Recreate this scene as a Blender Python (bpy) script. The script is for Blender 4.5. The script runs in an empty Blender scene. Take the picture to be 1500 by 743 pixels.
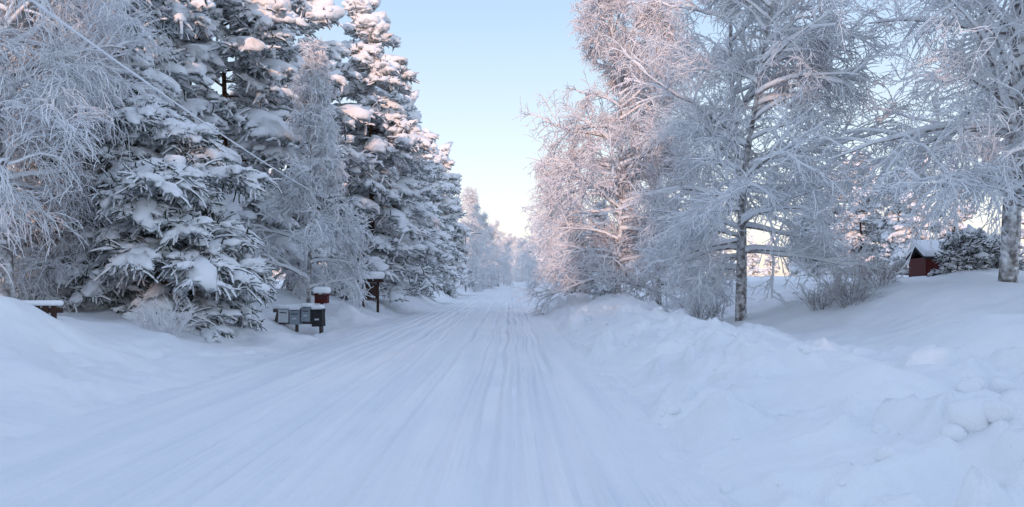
import bpy, bmesh, math, numpy as np, time
from mathutils import Vector
T0=time.time()
scene=bpy.context.scene
scene.view_settings.view_transform='Standard'
scene.view_settings.look='None'
scene.view_settings.exposure=0
# ------------------------------------------------------------------ helpers
def link(o,parent=None):
    scene.collection.objects.link(o)
    if parent is not None: o.parent=parent
    return o
def ss(a,b,x):
    t=np.clip((x-a)/(b-a),0,1); return t*t*(3-2*t)
_r=np.random.default_rng(7); _TB=_r.random((256,256))
def vnoise(x,y):
    xi=np.floor(x).astype(int); yi=np.floor(y).astype(int); fx=x-xi; fy=y-yi
    fx=fx*fx*(3-2*fx); fy=fy*fy*(3-2*fy)
    g=lambda i,j:_TB[i%256,j%256]
    return (g(xi,yi)*(1-fx)+g(xi+1,yi)*fx)*(1-fy)+(g(xi,yi+1)*(1-fx)+g(xi+1,yi+1)*fx)*fy
def fbm(x,y,o=4):
    s=0;a=.5;n=0
    for i in range(o):
        s=s+a*vnoise(x*2**i+17.3*i,y*2**i+5.1*i); n+=a; a*=.5
    return s/n-.5
# ------------------------------------------------------------------ materials
def newmat(name,spec=.2):
    m=bpy.data.materials.new(name); m.use_nodes=True
    nt=m.node_tree; b=nt.nodes['Principled BSDF']; b.inputs['Roughness'].default_value=.75
    b.inputs['Specular IOR Level'].default_value=spec
    return m,nt,b
def N(nt,t,**k):
    n=nt.nodes.new(t)
    for a,v in k.items(): setattr(n,a,v)
    return n
def noise(nt,scale,detail=4,vec=None,mp=None):
    n=N(nt,'ShaderNodeTexNoise'); n.inputs['Scale'].default_value=scale; n.inputs['Detail'].default_value=detail
    tc=N(nt,'ShaderNodeTexCoord')
    if mp:
        m=N(nt,'ShaderNodeMapping'); m.inputs['Scale'].default_value=mp
        nt.links.new(tc.outputs['Object'],m.inputs[0]); nt.links.new(m.outputs[0],n.inputs['Vector'])
    else: nt.links.new(tc.outputs['Object'],n.inputs['Vector'])
    return n
def ramp(nt,src,stops):
    r=N(nt,'ShaderNodeValToRGB'); e=r.color_ramp.elements
    while len(e)<len(stops): e.new(.5)
    for i,(p,c) in enumerate(stops):
        e[i].position=p; e[i].color=(*c,1) if len(c)==3 else c
    nt.links.new(src,r.inputs[0]); return r
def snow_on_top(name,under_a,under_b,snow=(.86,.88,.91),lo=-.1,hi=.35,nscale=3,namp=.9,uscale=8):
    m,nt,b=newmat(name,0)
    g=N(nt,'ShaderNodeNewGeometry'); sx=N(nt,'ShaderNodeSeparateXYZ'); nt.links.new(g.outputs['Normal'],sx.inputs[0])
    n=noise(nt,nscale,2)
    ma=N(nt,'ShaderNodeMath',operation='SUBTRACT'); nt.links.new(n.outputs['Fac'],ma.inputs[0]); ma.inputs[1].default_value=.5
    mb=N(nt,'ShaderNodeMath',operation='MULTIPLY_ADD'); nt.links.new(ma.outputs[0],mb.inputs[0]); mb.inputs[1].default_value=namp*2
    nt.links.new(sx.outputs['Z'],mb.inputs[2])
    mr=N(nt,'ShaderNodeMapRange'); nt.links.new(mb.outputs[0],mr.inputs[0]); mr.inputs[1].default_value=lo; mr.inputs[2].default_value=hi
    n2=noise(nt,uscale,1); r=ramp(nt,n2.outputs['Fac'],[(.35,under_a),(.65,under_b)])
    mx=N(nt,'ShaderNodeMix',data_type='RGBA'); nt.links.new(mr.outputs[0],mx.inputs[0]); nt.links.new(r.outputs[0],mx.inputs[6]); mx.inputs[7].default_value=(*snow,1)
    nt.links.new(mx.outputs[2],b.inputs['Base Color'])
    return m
def snowmat(name,bump=.3,scale=6,col=((.84,.86,.89),(.92,.93,.94)),dist=.06):
    m,nt,b=newmat(name)
    n=noise(nt,scale,8); n2=noise(nt,.6,5)
    r=ramp(nt,n2.outputs['Fac'],[(.35,col[0]),(.65,col[1])]); nt.links.new(r.outputs[0],b.inputs['Base Color'])
    bp=N(nt,'ShaderNodeBump'); bp.inputs['Strength'].default_value=bump; bp.inputs['Distance'].default_value=dist
    n3=noise(nt,60,3)
    ad=N(nt,'ShaderNodeMath',operation='MULTIPLY_ADD'); nt.links.new(n3.outputs['Fac'],ad.inputs[0]); ad.inputs[1].default_value=.16; nt.links.new(n.outputs['Fac'],ad.inputs[2])
    nt.links.new(ad.outputs[0],bp.inputs['Height']); nt.links.new(bp.outputs[0],b.inputs['Normal'])
    b.inputs['Roughness'].default_value=.6
    return m
M_ground=snowmat('snow_ground',.5,3.2,dist=.09)
M_snow=snowmat('snow_cap',.2,8)
SN=(.90,.91,.93)
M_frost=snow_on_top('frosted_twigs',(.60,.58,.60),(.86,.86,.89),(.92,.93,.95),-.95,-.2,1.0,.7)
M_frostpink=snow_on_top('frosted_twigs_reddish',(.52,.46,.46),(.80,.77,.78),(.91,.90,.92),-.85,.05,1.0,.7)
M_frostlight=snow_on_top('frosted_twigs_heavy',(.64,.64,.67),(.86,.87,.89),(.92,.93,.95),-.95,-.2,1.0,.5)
M_birch=snow_on_top('birch_bark',(.18,.16,.15),(.60,.59,.59),SN,.0,.35,5,1.0,6)
M_pineb=snow_on_top('pine_bark',(.06,.035,.025),(.16,.09,.06),SN,.35,.7,3,.5,9)
M_conif=snow_on_top('conifer_twigs',(.018,.028,.02),(.06,.07,.05),SN,-.1,.3,2.5,.8)
M_needle=snow_on_top('conifer_needles',(.018,.03,.02),(.07,.08,.055),(.80,.82,.85),.1,.65,1.5,1.0)
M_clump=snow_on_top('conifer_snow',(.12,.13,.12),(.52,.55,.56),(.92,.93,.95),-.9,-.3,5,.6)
# road
m,nt,b=newmat('packed_snow_road')
n=noise(nt,1,5,mp=(2.2,.12,1)); n2=noise(nt,1,3,mp=(13,.16,1)); n3=noise(nt,38,5); n5=noise(nt,1,2,mp=(26,.10,1)); n6=noise(nt,.9,5)
r1=ramp(nt,n.outputs['Fac'],[(.36,(.83,.855,.89)),(.64,(.92,.925,.94))]); r2=ramp(nt,n5.outputs['Fac'],[(.36,(.90,.92,.945)),(.50,(1,1,1))])
msk=ramp(nt,n6.outputs['Fac'],[(.42,(.05,.05,.05)),(.64,(.7,.7,.7))])
mm=N(nt,'ShaderNodeMix',data_type='RGBA',blend_type='MULTIPLY'); nt.links.new(msk.outputs[0],mm.inputs[0])
nt.links.new(r1.outputs[0],mm.inputs[6]); nt.links.new(r2.outputs[0],mm.inputs[7]); nt.links.new(mm.outputs[2],b.inputs['Base Color'])
gr=ramp(nt,n2.outputs['Fac'],[(.32,(0,0,0)),(.55,(.7,.7,.7))])
gm=N(nt,'ShaderNodeMix',data_type='RGBA'); nt.links.new(msk.outputs[0],gm.inputs[0]); gm.inputs[6].default_value=(.5,.5,.5,1); nt.links.new(gr.outputs[0],gm.inputs[7])
a1=N(nt,'ShaderNodeMath',operation='MULTIPLY_ADD'); nt.links.new(n3.outputs['Fac'],a1.inputs[0]); a1.inputs[1].default_value=.7; nt.links.new(gm.outputs[2],a1.inputs[2])
bp=N(nt,'ShaderNodeBump'); bp.inputs['Strength'].default_value=.65; bp.inputs['Distance'].default_value=.028
nt.links.new(a1.outputs[0],bp.inputs['Height']); nt.links.new(bp.outputs[0],b.inputs['Normal']); b.inputs['Roughness'].default_value=.55
M_road=m
def plain(name,c1,c2,scale=(4,4,20),rough=.7,metal=0):
    m,nt,b=newmat(name); n=noise(nt,1.5,5,mp=scale); r=ramp(nt,n.outputs['Fac'],[(.3,c1),(.7,c2)])
    nt.links.new(r.outputs[0],b.inputs['Base Color']); b.inputs['Roughness'].default_value=rough; b.inputs['Metallic'].default_value=metal; return m
M_red=plain('falu_red_paint',(.07,.013,.012),(.13,.026,.022),(30,30,2))
M_brown=plain('dark_stained_wood',(.03,.018,.015),(.075,.04,.03),(30,30,2))
M_wood=plain('weathered_wood',(.07,.06,.055),(.19,.165,.15),(30,30,3))
M_dark=plain('dark_paint',(.02,.02,.022),(.05,.05,.055))
M_grey=plain('mailbox_grey',(.22,.25,.28),(.36,.39,.42))
M_white=plain('mailbox_offwhite',(.5,.52,.53),(.65,.66,.67))
M_metal=plain('galvanised_steel',(.2,.21,.22),(.33,.34,.35),rough=.5,metal=.6)
# ------------------------------------------------------------------ terrain
XP=[-3000,-60,-25,-14,-10.5,-8.6,-7.2,-6.3,-5.6,-5.2,-4.6,1.2,1.7,1.95,2.35,3.0,3.9,5.0,6.2,7.6,9.2,11,13,16,24,60,3000]
ZP=[1.2,1.2,1.2,1.15,1.12,.95,.52,.2,.03,-.04,-.06,-.06,-.03,.06,.22,.38,.54,.54,.34,.22,.55,1.15,1.6,1.85,2.0,2.0,1.6]
_xs=np.linspace(-70,70,7001); _zs=np.interp(_xs,XP,ZP); _k=np.exp(-np.linspace(-2.5,2.5,19)**2); _k/=_k.sum()
_zs=np.convolve(np.pad(_zs,9,mode='edge'),_k,'valid')
G=[(-8.7,13.3,1.2,1.7,.5),(-8.9,31,1.4,2.5,.35),(-6.6,33,.7,1.6,.35),(-6.4,52,1.3,7,.75),(-7.2,70,1.4,8,.5),(-6.8,41,.8,2.0,.35),(-6.9,25.5,1.3,2.4,-.36),(-8.2,23.2,1.3,1.6,-.15),
   (4.2,50,1.1,6,.5),(4.4,64,1.2,7,.8),(4.2,85,1.2,12,.8),(8.6,14.5,1.3,2.3,.65),(7.6,9.8,1.3,1.6,.5),(3.55,6.15,.5,.45,.10),(4.0,16,.8,2,.2),
   (3.6,24,.7,2,.25),(12,21,2,3,.2),(5.5,37,1.5,4,.35),(7,32,2,3,.1),(3.4,11.5,.6,1.2,.15),(3.9,8.7,.45,.5,.14),(6.1,11.2,.6,.8,.2),(5.2,9.6,.5,.6,.14),(16.4,27.5,1.8,1.5,.3)]
def Hf(x,y):
    x=np.asarray(x,float); y=np.asarray(y,float)
    wob=.8*(vnoise(y*.22,y*0+3.3)-.5)+.35*(vnoise(y*.9,y*0+9.1)-.5)+.2*(vnoise(y*3,y*0+2.1)-.5)
    w=ss(1.0,2.5,x)+ss(-4.2,-5.6,x)*(-1)
    xx=x-wob*np.abs(w)*(1-ss(8,14,np.abs(x)))
    z=np.interp(xx,_xs,_zs)
    off=ss(1.7,2.6,xx)+ss(-5.4,-6.6,xx)
    for cx,cy,sx,sy,h in G: z=z+h*np.exp(-((x-cx)/sx)**2-((y-cy)/sy)**2)
    z=z+off*(.46*fbm(x*.28+4,y*.22)+.26*fbm(x*1.0,y*.8,3))
    lr=ss(1.6,2.3,xx)*ss(8.5,6,xx); ll=ss(-5.5,-6.1,xx)*ss(-8.2,-7,xx)*.3
    bl=np.abs(fbm(x*1.3+3,y*1.1+1,3))*2; bl2=ss(.0,.18,fbm(x*2.3+9,y*2.1+2,2)); bl3=ss(.05,.22,fbm(x*5.2+1,y*4.8+12,2))
    patch=.25+1.1*ss(-.06,.15,fbm(x*.6+30,y*.45+8,2))
    z=z+(lr*patch+ll)*(.34*(.36-bl)+.13*bl2+.035*bl3)
    z=z+np.interp(y,[-1000,140,400,1500,3000],[0,0,1.5,3,3])*1.0
    return z
FP=[(-4.95-.28*i+(.12 if i%2 else -.12),10.2+.36*i) for i in range(9)]+[(-6.6+.1*i,15+.45*i+(.15 if i%2 else 0)) for i in range(8)]+[(-6.9-.3*i,9.6+.1*i*(-1)**i) for i in range(4)]+[(5.2+.1*(i%2),7.6+.5*i) for i in range(9)]
def H1(x,y): return float(Hf(np.array([x]),np.array([y]))[0])
def grid_mesh(name,xs,ys,Z,mat):
    nx,ny=len(xs),len(ys); X,Y=np.meshgrid(xs,ys)
    V=np.stack([X,Y,Z],-1).reshape(-1,3)
    i=np.arange(nx-1)[None,:]+np.arange(ny-1)[:,None]*nx
    Q=np.stack([i,i+1,i+nx+1,i+nx],-1).reshape(-1,4)
    return make(name,V,[(Q,0)],[mat])
def mesh_np(name,V,parts,mats,smooth=True):
    me=bpy.data.meshes.new(name); me.vertices.add(len(V)); me.vertices.foreach_set('co',V.astype(np.float32).ravel())
    li=[];ls=[];mi=[];s=0
    for F,k in parts:
        if len(F)==0: continue
        n=F.shape[1]; li.append(F.ravel()); ls.append(s+np.arange(len(F))*n); s+=F.size; mi.append(np.full(len(F),k))
    li=np.concatenate(li).astype(np.int32); ls=np.concatenate(ls).astype(np.int32); mi=np.concatenate(mi).astype(np.int32)
    me.loops.add(len(li)); me.loops.foreach_set('vertex_index',li)
    me.polygons.add(len(ls)); me.polygons.foreach_set('loop_start',ls)
    me.polygons.foreach_set('material_index',mi)
    for m in mats: me.materials.append(m)
    me.update(calc_edges=True)
    me.polygons.foreach_set('use_smooth',np.full(len(ls),smooth))
    me.update()
    return me
def make(name,V,parts,mats,smooth=True,loc=(0,0,0)):
    o=bpy.data.objects.new(name,mesh_np(name,V,parts,mats,smooth)); o.location=loc; return link(o)
def spread(a,b,d0,g,lim):
    out=[];d=d0;x=b
    while x<lim: d*=g; x+=d; out.append(x)
    return out
xr=spread(0,9,.07,1.05,2500); xl=spread(0,10,.09,1.06,2500)
xs=np.array([-v for v in xl[::-1]]+list(np.arange(-10,-5,.06))+list(np.arange(-5,1.4,.1))+list(np.arange(1.4,9.001,.05))+xr)
yf=spread(0,14,.055,1.016,2500)
yb=[-v for v in spread(0,3,.1,1.12,2500)][::-1]
ys=np.array(yb+list(np.arange(-3,4.5,.3))+list(np.arange(4.5,14,.055))+yf)
X,Y=np.meshgrid(xs,ys); Z=Hf(X,Y)
for fx,fy in FP: Z+= -.19*np.exp(-(((X-fx)/.13)**2+((Y-fy)/.19)**2)**1.5)+.05*np.exp(-((X-fx-.22)/.1)**2-((Y-fy+.1)/.17)**2)
grid_mesh('snow_ground',xs,ys,Z,M_ground)
rx=np.arange(-6.1,2.5,.025); ry=np.concatenate([np.arange(-40,4,1.),np.arange(4,20,.12),np.arange(20,60,.5),np.arange(60,330,3)])
X,Y=np.meshgrid(rx,ry)
wx=X+.8*(vnoise(Y*.035,Y*0+1)-.5)+.10*(vnoise(Y*.25,Y*0+5)-.5)
z=.018*(vnoise(wx*2.3+50,Y*.03)-.5)*2+.006*(vnoise(wx*7,Y*.06+7)-.5)*2+.014*(vnoise(wx*1.5,Y*.5)-.5)+.008*(vnoise(X*5,Y*1.6)-.5)
for c,w,d,k in [(-4.6,.09,.022,.04),(-3.9,.13,.045,.03),(-3.55,.05,.02,.03),(-2.5,.14,.055,-.02),(-2.2,.05,.025,-.02),(-1.0,.09,.035,.01),(-.35,.06,.035,0),(.05,.11,.08,0),(.38,.06,.06,0),(.66,.05,.04,0),(.95,.09,.06,.0),(-1.75,.06,.03,-.04),(-3.2,.08,.028,.05),(-2.9,.05,.02,-.06)]:
    q=wx-c-k*(Y-15)*.3*np.exp(-Y/40); v=.35+1.1*vnoise(Y*.25+c*7,Y*0+c*3)
    z-=v*d*np.exp(-np.abs(q/w)**3)-v*d*.6*np.exp(-((q-w*1.6)/(w*.5))**2)-v*d*.35*np.exp(-((q+w*1.6)/(w*.5))**2)
ed=(ss(-4.6,-5.8,X)+ss(.9,1.8,X)); z+=.05*ed*fbm(X*4,Y*3,3)*2+.03*ed*ss(.05,.2,fbm(X*7,Y*6,2))
z+=np.interp(Y,[-1000,140,400,1500,3000],[0,0,1.5,3,3])
grid_mesh('snowy_road',rx,ry,z,M_road)
# ------------------------------------------------------------------ plant growth toolkit
def nrm(v): return v/np.maximum(np.linalg.norm(v,axis=-1,keepdims=True),1e-9)
def grow(S,D,L,K,grav,wob,rng):
    n=len(S); P=np.zeros((n,K,3)); P[:,0]=S; d=nrm(D.astype(float)); st=(L/(K-1))[:,None]
    for k in range(1,K):
        P[:,k]=P[:,k-1]+d*st
        d=d+rng.normal(0,wob,(n,3)); d[:,2]+=grav; d=nrm(d)
    return P
def at(P,idx,t):
    K=P.shape[1]; f=t*(K-1); i=np.minimum(f.astype(int),K-2); fr=(f-i)[:,None]
    a=P[idx,i]; b=P[idx,i+1]; return a+(b-a)*fr, nrm(b-a)
def spawn(P,n,t0,t1,ang,rng,planar=0.,dang=.2):
    m=len(P); idx=np.repeat(np.arange(m),n); j=np.tile(np.arange(n),m)
    t=t0+(t1-t0)*(j+rng.random(m*n))/n
    S,T=at(P,idx,t)
    up=np.tile([0,0,1.],(len(T),1)); U=np.cross(T,up); bad=np.linalg.norm(U,axis=1)<.05; U[bad]=[1,0,0]; U=nrm(U); V=np.cross(U,T)
    if planar>0: ph=np.where(j%2==0,0,np.pi)+rng.normal(0,planar,m*n)
    else: ph=rng.random(m*n)*2*np.pi
    a=np.asarray(ang)+rng.normal(0,dang,m*n)
    D=T*np.cos(a)[:,None]+(U*np.cos(ph)[:,None]+V*np.sin(ph)[:,None])*np.sin(a)[:,None]
    return S,D,t,idx
class MB:
    def __init__(s): s.V=[];s.P=[];s.n=0
    def add(s,V,F,m): s.V.append(V.reshape(-1,3)); s.P.append((F+s.n,m)); s.n+=len(s.V[-1])
    def tubes(s,P,r0,r1,sides,m,off=0,pw=1.):
        n,K,_=P.shape
        Tn=np.empty_like(P); Tn[:,1:-1]=P[:,2:]-P[:,:-2]; Tn[:,0]=P[:,1]-P[:,0]; Tn[:,-1]=P[:,-1]-P[:,-2]; Tn=nrm(Tn)
        ref=np.array([.31,.17,.93]); U=nrm(np.cross(Tn,ref)); W=np.cross(Tn,U)
        tt=np.linspace(0,1,K)**pw; r0=np.broadcast_to(np.asarray(r0,float),(n,)); r1=np.broadcast_to(np.asarray(r1,float),(n,))
        R=r0[:,None]*(1-tt)+r1[:,None]*tt
        a=np.arange(sides)*2*np.pi/sides
        V=P[:,:,None,:]+R[:,:,None,None]*(np.cos(a)[None,None,:,None]*U[:,:,None,:]+np.sin(a)[None,None,:,None]*W[:,:,None,:])
        V=V.copy(); 
        if off: V[...,2]+=off*R[:,:,None]
        i=np.arange(n)[:,None,None]*K*sides+np.arange(K-1)[None,:,None]*sides; j=np.arange(sides)[None,None,:]; j2=(j+1)%sides
        F=np.stack([i+j,i+j2,i+sides+j2,i+sides+j],-1).reshape(-1,4)
        s.add(V,F,m)
    def blobs(s,C,T,a,b,c,m,rng,amp=.18):
        V0,F0=ICO; n=len(C)
        T=nrm(T); U=np.cross(T,[0,0,1.]); bad=np.linalg.norm(U,axis=1)<.05; U[bad]=[1,0,0]; U=nrm(U); W=np.cross(U,T)
        v=V0[None]*(1+rng.normal(0,amp,(n,len(V0),1)))
        V=C[:,None]+v[...,0:1]*T[:,None]*a[:,None,None]+v[...,1:2]*U[:,None]*b[:,None,None]+v[...,2:3]*W[:,None]*c[:,None,None]
        F=(F0[None]+np.arange(n)[:,None,None]*len(V0)).reshape(-1,3); s.add(V,F,m)
    def needles(s,P,per,ln,wd,m,rng):
        n=len(P); idx=np.repeat(np.arange(n),per); t=rng.random(n*per)*.98; S,T=at(P,idx,t)
        d=nrm(T*.7+rng.normal(0,.6,T.shape)); sd=nrm(np.cross(d,rng.normal(0,1,T.shape)))*wd*(.6+.8*rng.random((len(T),1)))
        L=ln*(.5+rng.random((len(T),1)))
        V=np.stack([S-sd,S+sd,S+d*L],1); F=np.arange(len(T)*3).reshape(-1,3); s.add(V,F,m)
    def mesh(s,name,mats): return mesh_np(name,np.concatenate(s.V),s.P,mats)
def ico():
    bm=bmesh.new(); bmesh.ops.create_icosphere(bm,subdivisions=2,radius=1)
    bm.verts.index_update(); V=np.array([v.co[:] for v in bm.verts]); F=np.array([[v.index for v in f.verts] for f in bm.faces]); bm.free(); return V,F
ICO=ico()
def birch_mesh(name,seed,H,R,n1=70,t0=.12,weep=1.,mat=None,n=(9,7,5),lean=(0,0),rt=.18,thick=1.,prof=((0,.3,.65,1),(.8,1,.75,.25)),angs=(82,60,28),load=1.,stems=1,tw=.45,ts=(.2,.25,.2)):
    rng=np.random.default_rng(seed); mb=MB()
    S=np.zeros((stems,3)); S[:,2]=-.4; D=np.tile([lean[0],lean[1],1.],(stems,1))+(rng.normal(0,.13,(stems,3))*[1,1,0] if stems>1 else 0)
    Hs=np.full(stems,H)*np.where(np.arange(stems)==0,1,.88)
    Tk=grow(S,D,Hs+.4,16,.012,.035,rng)
    mb.tubes(Tk,rt,.02,9,0,pw=.8)
    S,D,t,ix=spawn(Tk,n1,t0,.995,0.,rng,0,0)
    u=(t-t0)/(1-t0); ph=rng.random(len(t))*2*np.pi; an=np.radians(np.interp(u,[0,.5,1],angs)+rng.normal(0,9,len(t)))
    D=np.stack([np.cos(ph)*np.sin(an),np.sin(ph)*np.sin(an),np.cos(an)],1)
    L=R*np.interp(u,prof[0],prof[1])*(.65+.6*rng.random(len(t)))
    B1=grow(S,D,L,9,-.045*weep,.09,rng)
    mb.tubes(B1,.012*L+.022,.012,6,0)
    mb.tubes(B1,(.010*L+.018)*load,.012*load,5,2,off=.75)
    S,D,t,ix=spawn(B1,n[0],ts[0],1,.75,rng,0,.25); L2=L[ix]*.46*(1-.5*t)*(.7+.6*rng.random(len(t)))+.15
    B2=grow(S,D,L2,6,-.06*weep,.13,rng); mb.tubes(B2,.017*thick,.009*thick,4,1); mb.tubes(B2,.014*thick*load,.010*thick*load,4,2,off=.9)
    S,D,t,ix=spawn(B2,n[1],ts[1],1,.75,rng,0,.3); L3=L2[ix]*.5*(.6+.7*rng.random(len(t)))+.2
    B3=grow(S,D,L3,5,-.11*weep,.15,rng); mb.tubes(B3,.013*thick,.009*thick,3,1)
    S,D,t,ix=spawn(B3,n[2],ts[2],1,.7,rng,0,.3); L4=tw*(.4+.9*rng.random(len(t)))
    B4=grow(S,D,L4,3,-.28*weep,.15,rng); mb.tubes(B4,.0105*thick,.008*thick,3,1)
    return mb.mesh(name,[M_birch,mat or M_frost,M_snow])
def conifer_mesh(name,seed,H,R,n1=110,t0=.06,prof=None,angs=(105,95,50),n=(13,6),needle=6,blob=2,bs=1.,rt=.2,droop=-.03,sprig=.03,lean=(0,0),big=5,hang=-.09,fing=.5):
    rng=np.random.default_rng(seed); mb=MB()
    Tk=grow(np.array([[0,0,-.4]]),np.array([[lean[0],lean[1],1.]]),np.array([H+.4]),14,.01,.02,rng)
    mb.tubes(Tk,rt,.02,9,0,pw=.8)
    S,D,t,ix=spawn(Tk,n1,t0,.995,0.,rng,0,0); u=(t-t0)/(1-t0)
    ph=rng.random(len(t))*2*np.pi; an=np.radians(np.interp(u,[0,.6,1],angs)+rng.normal(0,8,len(t)))
    D=np.stack([np.cos(ph)*np.sin(an),np.sin(ph)*np.sin(an),np.cos(an)],1)
    L=R*np.interp(u,prof[0],prof[1])*(.62+.55*rng.random(len(t)))
    B1=grow(S,D,L,8,droop,.07,rng); mb.tubes(B1,.012*L+.015,.012,5,0)
    S,D,t,ix=spawn(B1,n[0],.18,1,.85,rng,.35,.2); L2=L[ix]*.34*(1.1-.6*t)*(.7+.6*rng.random(len(t)))+.15
    B2=grow(S,D,L2,5,-.07,.1,rng); mb.tubes(B2,.022,.012,4,1)
    S2,D2,t2,ix2=spawn(B2,n[1],.1,1,.8,rng,.6,.3); L3=L2[ix2]*.42*(.6+.6*rng.random(len(t2)))+.14
    B3=grow(S2,D2,L3,4,hang,.12,rng); mb.tubes(B3,sprig,sprig*.6,4,1)
    if needle: mb.needles(B3,needle,.11,.018,2,rng)
    k=rng.random(len(B3))<fing; mb.tubes(B3[k],sprig*1.05*bs,sprig*.8*bs,4,3,off=.8)
    idx=np.repeat(np.arange(len(B2)),blob); tt=.2+.8*rng.random(len(idx)); C,T=at(B2,idx,tt)
    k=len(C); s=bs*(.055+.10*rng.random(k)**1.8); C=C+np.stack([rng.normal(0,.05,k),rng.normal(0,.05,k),s*.4],1)
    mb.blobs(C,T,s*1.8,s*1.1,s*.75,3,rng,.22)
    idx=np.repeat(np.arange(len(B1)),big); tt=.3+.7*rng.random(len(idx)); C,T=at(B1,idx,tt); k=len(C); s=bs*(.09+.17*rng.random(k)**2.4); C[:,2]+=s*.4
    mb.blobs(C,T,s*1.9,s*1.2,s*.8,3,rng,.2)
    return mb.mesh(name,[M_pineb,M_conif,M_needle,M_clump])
def put(name,me,x,y,rot=0,s=1,sz=None,dz=0,parent=None,tilt=(0,0)):
    o=bpy.data.objects.new(name,me); o.location=(x,y,H1(x,y)+dz); o.rotation_euler=(tilt[0],tilt[1],rot); o.scale=(s,s,sz or s); return link(o,parent)
PX=lambda px,D:(px-745)/1177*D
SPR=((0,.12,.5,.8,1),(.85,1,.82,.52,.12))
PIN=((0,.2,.45,.75,1),(.7,1,.95,.75,.25))
DOM=((0,.3,.6,.85,1),(1,1,.9,.65,.35))
m_spr=conifer_mesh('spruce_tree',11,16,3.2,n1=120,prof=SPR,bs=1.7,n=(12,5),fing=.85,needle=4,big=8)
m_spr2=conifer_mesh('spruce_tree_b',12,13,2.7,n1=90,prof=SPR,bs=1.7,n=(11,5),needle=3,fing=.85,big=7)
m_pin=conifer_mesh('pine_tree',21,16,4.3,n1=74,t0=.1,prof=PIN,angs=(95,80,40),n=(14,5),bs=1.95,blob=2,rt=.24,droop=-.06,hang=-.16,needle=5,fing=.85,big=7)
m_pin2=conifer_mesh('pine_tree_b',22,15.5,4.0,n1=74,t0=.12,prof=PIN,angs=(100,85,40),n=(14,5),bs=1.95,blob=2,rt=.22,droop=-.07,hang=-.16,needle=5,fing=.85,big=7)
m_dom=conifer_mesh('snow_bent_tree',31,4.8,2.7,n1=60,t0=.04,prof=DOM,angs=(92,70,30),n=(16,8),needle=6,bs=1.2,blob=4,rt=.12,droop=-.16,sprig=.024,hang=-.22,fing=.85,big=8)
m_low=conifer_mesh('spruce_distant',13,15,3.2,n1=48,prof=SPR,bs=2.6,n=(6,3),needle=0,fing=.6,blob=1,big=3,sprig=.09)
put('pine_tree',m_pin,PX(95,25),25,1.0,1.05)
put('pine_tree',m_pin2,PX(335,33),33,.4,1.0)
put('pine_tree',m_pin,PX(235,38),38,3.2,1.0)
put('pine_tree',m_pin2,PX(425,40),40,2.2,.98)
put('spruce_tree',m_spr,PX(545,43),43,0,1.02)
put('spruce_tree',m_spr2,PX(603,60),60,1.5,1.08)
put('spruce_tree',m_spr,PX(578,52),52,2.5,.86)
put('spruce_tree',m_spr2,PX(652,95),95,2.2,1.25)
put('spruce_tree',m_spr2,PX(630,80),80,.2,1.15)
put('snow_bent_tree',m_dom,PX(245,20.5),20.5,.6,.95)
put('snow_bent_tree',m_dom,PX(165,22.5),22.5,2.6,1.05)
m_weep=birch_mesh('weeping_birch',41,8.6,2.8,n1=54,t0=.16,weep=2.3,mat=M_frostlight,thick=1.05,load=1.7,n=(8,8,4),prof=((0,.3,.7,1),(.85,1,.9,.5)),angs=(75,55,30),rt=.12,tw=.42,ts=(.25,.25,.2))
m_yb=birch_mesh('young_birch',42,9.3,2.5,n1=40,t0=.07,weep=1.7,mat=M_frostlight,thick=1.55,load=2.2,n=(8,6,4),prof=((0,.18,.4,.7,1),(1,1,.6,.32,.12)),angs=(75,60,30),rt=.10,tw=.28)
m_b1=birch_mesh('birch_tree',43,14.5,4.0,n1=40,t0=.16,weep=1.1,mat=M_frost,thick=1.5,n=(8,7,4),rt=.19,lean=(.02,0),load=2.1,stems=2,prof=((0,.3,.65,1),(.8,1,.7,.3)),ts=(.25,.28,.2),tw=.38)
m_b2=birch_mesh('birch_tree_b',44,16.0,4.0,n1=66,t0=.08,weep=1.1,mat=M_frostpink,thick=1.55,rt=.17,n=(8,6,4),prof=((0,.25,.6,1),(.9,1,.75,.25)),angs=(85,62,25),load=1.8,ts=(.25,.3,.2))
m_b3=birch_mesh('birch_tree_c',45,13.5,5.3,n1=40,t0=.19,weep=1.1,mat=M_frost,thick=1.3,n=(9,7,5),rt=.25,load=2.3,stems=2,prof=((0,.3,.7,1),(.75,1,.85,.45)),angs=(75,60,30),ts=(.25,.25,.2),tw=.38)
put('weeping_birch',m_weep,PX(15,17.8),17.8,.3,1.0)
put('weeping_birch',m_weep,PX(75,20.5),20.5,2.3,.85)
put('young_birch',m_yb,PX(452,30),30,.2,1.0)
put('birch_tree',m_b1,PX(1085,28),28,0,1)
put('birch_tree',m_b2,PX(905,40),40,.7,1.0)
put('birch_tree',m_b2,PX(965,43),43,2.9,.98)
put('birch_tree',m_b3,PX(1475,22.5),22.5,.5,1)
put('spruce_tree',m_spr2,PX(850,50),50,1,.38)
put('spruce_tree',m_spr2,PX(885,54),54,1,.5)
put('spruce_tree',m_spr2,PX(1195,62),62,1,.62)
put('pine_tree',m_pin2,PX(1262,78),78,1,.75)
put('pine_tree',m_pin,PX(1225,92),92,2,.72)
df=bpy.data.objects.new('distant_forest',None); link(df)
rng=np.random.default_rng(5)
def scatter(meshes,pts,smin,smax):
    for x,y in pts:
        me=meshes[rng.integers(len(meshes))]; put('distant_tree',me,x,y,rng.random()*6.28,smin+(smax-smin)*rng.random(),parent=df)
lowb=birch_mesh('distant_birch',51,13,3.3,n1=36,t0=.08,weep=.9,mat=M_frostlight,thick=2.6,n=(6,5,3),rt=.14,load=1.6,tw=.5)
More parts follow.
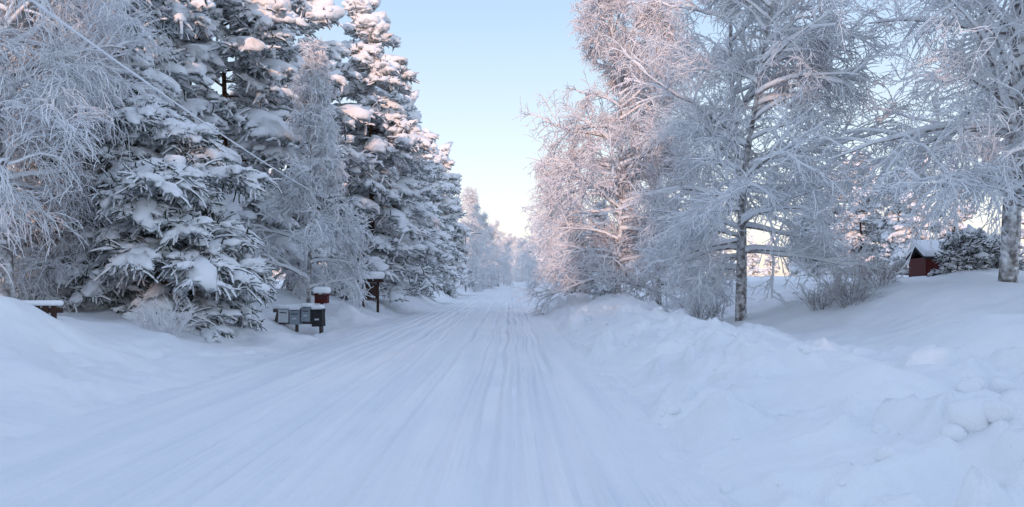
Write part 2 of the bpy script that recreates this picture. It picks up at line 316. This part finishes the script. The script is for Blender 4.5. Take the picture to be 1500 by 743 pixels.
scatter([lowb],[(PX(px,D),D) for px,D in [(682,125),(697,140),(708,165),(720,170),(730,200),(738,230),(748,260),(757,290),(765,270),(775,240),(783,190),(790,150),(800,120),(815,95),(835,75),(700,190),(690,155),(745,330),(735,330),(755,350),(727,300),(770,330)]],.95,1.2)
scatter([m_low,m_low,lowb],[(-16-rng.random()*50,52+rng.random()*50) for i in range(30)],.75,1.0)
scatter([m_low,lowb],[(32+rng.random()*70,62+rng.random()*60) for i in range(36)],.5,.85)
scatter([lowb,m_low],[(9+rng.random()*14,70+rng.random()*80) for i in range(10)],.5,.75)
scatter([m_low,lowb],[(-12-rng.random()*12,105+rng.random()*120) for i in range(16)],.8,1.2)
scatter([m_low,lowb],[(12+rng.random()*14,120+rng.random()*120) for i in range(14)],.7,1.0)
scatter([m_low,lowb],[(-160+i*7+rng.random()*4,330+rng.random()*80) for i in range(50)],1.0,1.4)
# unseen trees added behind the camera
SAZ=math.radians(188); SEL=math.radians(6)
sd=np.array([math.sin(SAZ),math.cos(SAZ)]); pp=np.array([-sd[1],sd[0]])
for i in range(64):
    lat=-80+i*2.5+rng.random()*1.3; d=70+rng.random()*18
    h=np.interp(lat,[-80,-26,-23,-15,-13.2,-10,-6,-3,1,2.5,18,24,80],[.9,.85,.66,.66,1.15,1.15,1.05,.98,.98,1.35,1.35,.95,1.0])*1.06
    x,y=sd*d+pp*lat; put('distant_tree',m_low,x,y,rng.random()*6,h*(.95+.1*rng.random()),parent=df)  # added shade casters, grouped with the distant trees
def shrub(name,seed,n,h,mat,x,y,sc=1):
    rng=np.random.default_rng(seed); mb=MB(); a=rng.random(n)*6.28; r=rng.random(n)*.35
    S=np.stack([np.cos(a)*r,np.sin(a)*r,np.full(n,-.1)],1); D=np.stack([np.cos(a)*.6,np.sin(a)*.6,np.ones(n)],1)+rng.normal(0,.2,(n,3))
    B=grow(S,D,h*(.5+.6*rng.random(n)),7,-.03,.08,rng); mb.tubes(B,.012,.006,4,0)
    S,D,t,ix=spawn(B,7,.2,1,.6,rng); C=grow(S,D,h*.3*(.4+.8*rng.random(len(t))),4,-.05,.12,rng); mb.tubes(C,.008,.005,3,0)
    S,D,t,ix=spawn(C,3,.2,1,.6,rng); E=grow(S,D,h*.13*(.4+.8*rng.random(len(t))),3,-.05,.12,rng); mb.tubes(E,.006,.004,3,0)
    put(name,mb.mesh(name,[mat]),x,y)
M_shr=snow_on_top('bare_shrub_twigs',(.22,.20,.20),(.50,.48,.48),SN,-.3,.5,1.5,.6)
shrub('frosted_shrub',1,45,1.3,M_shr,PX(1245,24),24)
shrub('frosted_shrub',2,30,.9,M_shr,PX(1205,25),25)
shrub('frosted_shrub',3,35,1.1,M_shr,PX(1290,27),27)
shrub('frosted_shrub',4,30,.8,M_frostpink,PX(240,17.5),17.5)
shrub('frosted_shrub',5,30,.9,M_shr,PX(1030,31),31)
shrub('frosted_shrub',6,40,1.3,M_frost,PX(585,52),52)
m_hedge=conifer_mesh('snowy_hedge',61,1.5,1.2,n1=50,t0=.05,prof=DOM,angs=(85,60,20),n=(9,4),bs=.8,blob=1,rt=.05,droop=-.05)
put('snowy_hedge',m_hedge,PX(1412,28),28,0,.85,dz=-.35); put('snowy_hedge',m_hedge,PX(1450,28.5),28.5,2,.85,dz=-.3)
put('snowy_hedge',m_hedge,PX(585,50),50,1,.8,dz=-.1)
# ------------------------------------------------------------------ built objects
def box(name,size,loc,mat,parent=None,bevel=.006,rot=(0,0,0),seg=2,warp=0):
    bm=bmesh.new(); bmesh.ops.create_cube(bm,size=1)
    for v in bm.verts: v.co=Vector((v.co.x*size[0],v.co.y*size[1],v.co.z*size[2]))
    if bevel: bmesh.ops.bevel(bm,geom=bm.edges[:],offset=bevel,segments=seg,affect='EDGES',profile=.5)
    me=bpy.data.meshes.new(name); bm.to_mesh(me); bm.free(); me.materials.append(mat)
    for p in me.polygons: p.use_smooth=seg>2
    o=bpy.data.objects.new(name,me); o.location=loc; o.rotation_euler=rot; return link(o,parent)
def tube_obj(name,pts,r,mat,parent=None,r1=None,sides=10):
    mb=MB(); mb.tubes(np.array([pts],float),r,r if r1 is None else r1,sides,0); o=bpy.data.objects.new(name,mb.mesh(name,[mat])); return link(o,parent)
def empty(name,loc,rot=0):
    o=bpy.data.objects.new(name,None); o.location=loc; o.rotation_euler=(0,0,rot); o.empty_display_size=.2; return link(o)
def mailbox(loc,w,h,d,mat,rot=0,cap=.12,tilt=0):
    e=empty('mailbox',loc,rot); e.rotation_euler[1]=tilt
    box('body',(w,d,h),(0,0,h/2),mat,e,.012)
    box('lid',(w+.03,d+.04,.025),(0,-.01,h+.014),mat,e,.006,rot=(math.radians(8),0,0))
    box('slot',(w*.7,.008,.03),(0,-d/2-.004,h*.78),M_dark,e,.002)
    box('name_plate',(w*.4,.006,.05),(0,-d/2-.004,h*.45),M_white,e,.002)
    box('snow_cap',(w+.04,d+.05,cap),(0,0,h+.03+cap/2),M_snow,e,cap*.48,seg=4)
mx,my=PX(437,26.5),26.5
mz=1.7-79/1177*26.5
rk=empty('mailbox_rack',(mx,my,mz),math.radians(-8))
for i,x in enumerate((-.85,-.1,.72)):
    box('post_%d'%(i+1),(.09,.09,1.15),(x,.12,.35),M_wood,rk,.008,rot=(0,math.radians([14,0,-3][i]),0))
box('rail_low',(1.75,.05,.12),(0,.06,.42),M_wood,rk,.006); box('rail_top',(1.8,.05,.12),(0,.06,.80),M_wood,rk,.006)
box('brace',(.07,.05,1.0),(-.62,0,.4),M_wood,rk,.006,rot=(0,math.radians(32),0))
box('snow_cap',(1.0,.36,.15),(-.4,.10,.94),M_snow,rk,.07,seg=4)
c,s_=math.cos(math.radians(-8)),math.sin(math.radians(-8))
def rp(x,y,z): return (mx+c*x-s_*y,my+s_*x+c*y,mz+z)
mailbox(rp(-.42,-.12,.42),.34,.42,.30,M_white,math.radians(-8),.14,.03)
mailbox(rp(-.02,-.12,.36),.34,.44,.30,M_grey,math.radians(-8),.11,-.02)
mailbox(rp(.36,-.12,.46),.30,.44,.32,M_grey,math.radians(-14),.13,.05)
mailbox(rp(.74,-.10,.30),.36,.52,.34,M_dark,math.radians(-5),.16,-.04)
e=empty('red_mailbox',rp(.62,.5,-.02))
box('post',(.09,.09,1.2),(0,0,.5),M_wood,e); box('body',(.42,.34,.28),(0,0,1.20),M_red,e,.01); box('slot',(.32,.01,.04),(0,-.177,1.25),M_dark,e,.003)
box('roof_left',(.30,.40,.03),(-.12,0,1.39),M_red,e,.004,rot=(0,math.radians(-22),0)); box('roof_right',(.30,.40,.03),(.12,0,1.39),M_red,e,.004,rot=(0,math.radians(22),0))
box('snow_cap',(.56,.46,.24),(0,0,1.49),M_snow,e,.11,seg=5)
x,y=PX(543,38),38; z=H1(x,y)-.35; e=empty('notice_board',(x,y,z),math.radians(32))
for i,xx in enumerate((-.36,.36)): box('post_%d'%(i+1),(.1,.1,1.9),(xx,0,.75),M_brown,e)
box('panel',(.62,.05,.7),(0,0,1.2),M_brown,e); box('frame_top',(.72,.07,.07),(0,-.003,1.59),M_wood,e); box('frame_low',(.62,.07,.07),(0,-.003,.82),M_wood,e)
box('roof_front',(1.1,.42,.04),(0,-.17,1.76),M_brown,e,rot=(math.radians(28),0,0)); box('roof_back',(1.1,.42,.04),(0,.17,1.76),M_brown,e,rot=(math.radians(-28),0,0))
box('snow_cap',(1.2,.8,.36),(0,0,1.98),M_snow,e,.16,seg=5)
x,y=PX(1388,32),32; z=H1(x,y-1.2); e=empty('red_shed',(x,y,z-.62),math.radians(-10)); e.scale=(.95,.95,.95)
box('walls',(2.4,2.2,1.5),(0,0,.65),M_red,e,.01)
for i in range(13): box('batten_%d'%(i+1),(.035,.025,1.4),(-1.12+i*.186,-1.112,.65),M_red,e,.003)
box('door',(.7,.04,1.15),(.4,-1.13,.6),M_dark,e)
box('roof_front',(2.6,1.35,.06),(0,-.58,1.62),M_dark,e,rot=(math.radians(22),0,0)); box('roof_back',(2.6,1.35,.06),(0,.58,1.62),M_dark,e,rot=(math.radians(-22),0,0))
box('roof_snow_front',(2.65,1.45,.3),(0,-.58,1.8),M_snow,e,.13,rot=(math.radians(22),0,0),seg=4); box('roof_snow_back',(2.65,1.45,.3),(0,.58,1.8),M_snow,e,.13,rot=(math.radians(-22),0,0),seg=4)
fx_,fy_=PX(15,15.0),15.0
fz=H1(-9.1,15.0)
e=empty('wooden_fence',(fx_,fy_,fz-.12),math.radians(4))
for i in range(18): box('picket_%d'%(i+1),(.10,.025,.6),(-1.75+i*.15,-.03,.0),M_brown,e,.004)
box('rail_top',(2.8,.05,.09),(-.45,0,.2),M_brown,e); box('snow_cap',(2.8,.15,.1),(-.45,-.01,.34),M_snow,e,.045,seg=4)
def upole(x,y,h):
    e=empty('utility_pole',(x,y,H1(x,y)-.3)); tube_obj('pole',[(0,0,0),(0,0,h/2),(0,0,h)],.13,M_wood,e,.09)
    box('crossarm',(1.3,.09,.1),(0,0,h-.4),M_wood,e); box('snow_cap',(1.3,.11,.06),(0,0,h-.32),M_snow,e,.02)
    for i,xx in enumerate((-.5,.5)): tube_obj('insulator_%d'%(i+1),[(xx,0,h-.33),(xx,0,h-.26),(xx,0,h-.17)],.04,M_white,e,.025)
upole(-7.9,77,7.0); upole(-7.4,3,7.2); upole(-9.0,150,7.4)
def wire(name,a,b,sag):
    t=np.linspace(0,1,60); a=np.array(a);b=np.array(b); P=a+(b-a)*t[:,None]; P[:,2]-=4*sag*t*(1-t)
    tube_obj(name,P,.02,M_snow,sides=5)
zb=H1(-7.9,77)+6.8
wire('overhead_wire',(-6.9,3,6.6),(-7.4,77,zb-.2),2.2)
e=empty('street_lamp',(PX(682,112),112,H1(PX(682,112),112)-.2))
tube_obj('pole',[(0,0,0),(0,0,4),(0,0,8)],.09,M_metal,e,.06); tube_obj('arm',[(0,0,7.9),(.5,0,8.3),(1.6,0,8.45)],.05,M_metal,e,.035); box('lamp_head',(.7,.25,.12),(1.9,0,8.42),M_metal,e,.04); box('snow_cap',(.66,.24,.08),(1.9,0,8.52),M_snow,e,.03)
rng=np.random.default_rng(77); mb=MB(); n=120
ex=[(3.5,6.1,.19),(3.72,6.25,.15),(3.32,6.0,.10),(3.62,5.95,.12),(2.82,6.0,.08),(3.2,6.9,.07),(4.75,8.3,.12),(5.4,8.8,.13),(4.9,8.45,.09),(4.4,9.8,.1)]
cx=np.concatenate([1.6+rng.random(n)**1.6*4.3,[a[0] for a in ex]]); cy=np.concatenate([5.5+rng.random(n)**1.3*24,[a[1] for a in ex]])
s=np.concatenate([.018+.06*rng.random(n)**2.5,[a[2] for a in ex]]); C=np.stack([cx,cy,Hf(cx,cy)+s*.15],1)
mb.blobs(C,rng.normal(0,1,(len(s),3))*[1,1,.1],s*1.2,s,s*.8,0,rng,.10)
o=bpy.data.objects.new('snow_chunks',mb.mesh('snow_chunks',[M_ground])); link(o)
sb=o.modifiers.new('s','SUBSURF'); sb.levels=1; sb.render_levels=1
# ------------------------------------------------------------------ light, sky, camera
w=bpy.data.worlds.new('World'); scene.world=w; w.use_nodes=True; nt=w.node_tree; nt.nodes.clear()
out=N(nt,'ShaderNodeOutputWorld'); sky=N(nt,'ShaderNodeTexSky',sky_type='NISHITA'); sky.sun_disc=False
sky.sun_elevation=SEL; sky.sun_rotation=SAZ; sky.air_density=1.0; sky.dust_density=.6; sky.ozone_density=2
b1=N(nt,'ShaderNodeBackground'); b1.inputs[1].default_value=.07; nt.links.new(sky.outputs[0],b1.inputs[0])
tc=N(nt,'ShaderNodeTexCoord'); sx=N(nt,'ShaderNodeSeparateXYZ'); nt.links.new(tc.outputs['Generated'],sx.inputs[0])
r=ramp(nt,sx.outputs['Z'],[(0,(.93,.80,.75)),(.06,(.91,.85,.84)),(.16,(.74,.81,.88)),(.32,(.49,.64,.85)),(.5,(.48,.61,.86)),(1,(.52,.65,.94))])
b2=N(nt,'ShaderNodeBackground'); b2.inputs[1].default_value=.95; nt.links.new(r.outputs[0],b2.inputs[0])
ad=N(nt,'ShaderNodeAddShader'); nt.links.new(b1.outputs[0],ad.inputs[0]); nt.links.new(b2.outputs[0],ad.inputs[1]); nt.links.new(ad.outputs[0],out.inputs[0])
sl=bpy.data.lights.new('sun','SUN'); sl.energy=2.5; sl.angle=math.radians(.5); sl.color=(1,.64,.50); so=bpy.data.objects.new('sun',sl); link(so)
dv=Vector((math.sin(SAZ)*math.cos(SEL),math.cos(SAZ)*math.cos(SEL),math.sin(SEL))); so.rotation_euler=dv.to_track_quat('Z','Y').to_euler()
cd=bpy.data.cameras.new('camera'); cam=bpy.data.objects.new('camera',cd); link(cam); cam.location=(0,0,1.7); cam.rotation_euler=(math.radians(90),0,0)
cd.sensor_width=36; cd.lens=28.25; cd.shift_y=.027; cd.shift_x=.0033; cd.clip_end=6000; cd.clip_start=.1; scene.camera=cam
print('done',time.time()-T0, sum(len(m.polygons) for m in bpy.data.meshes))
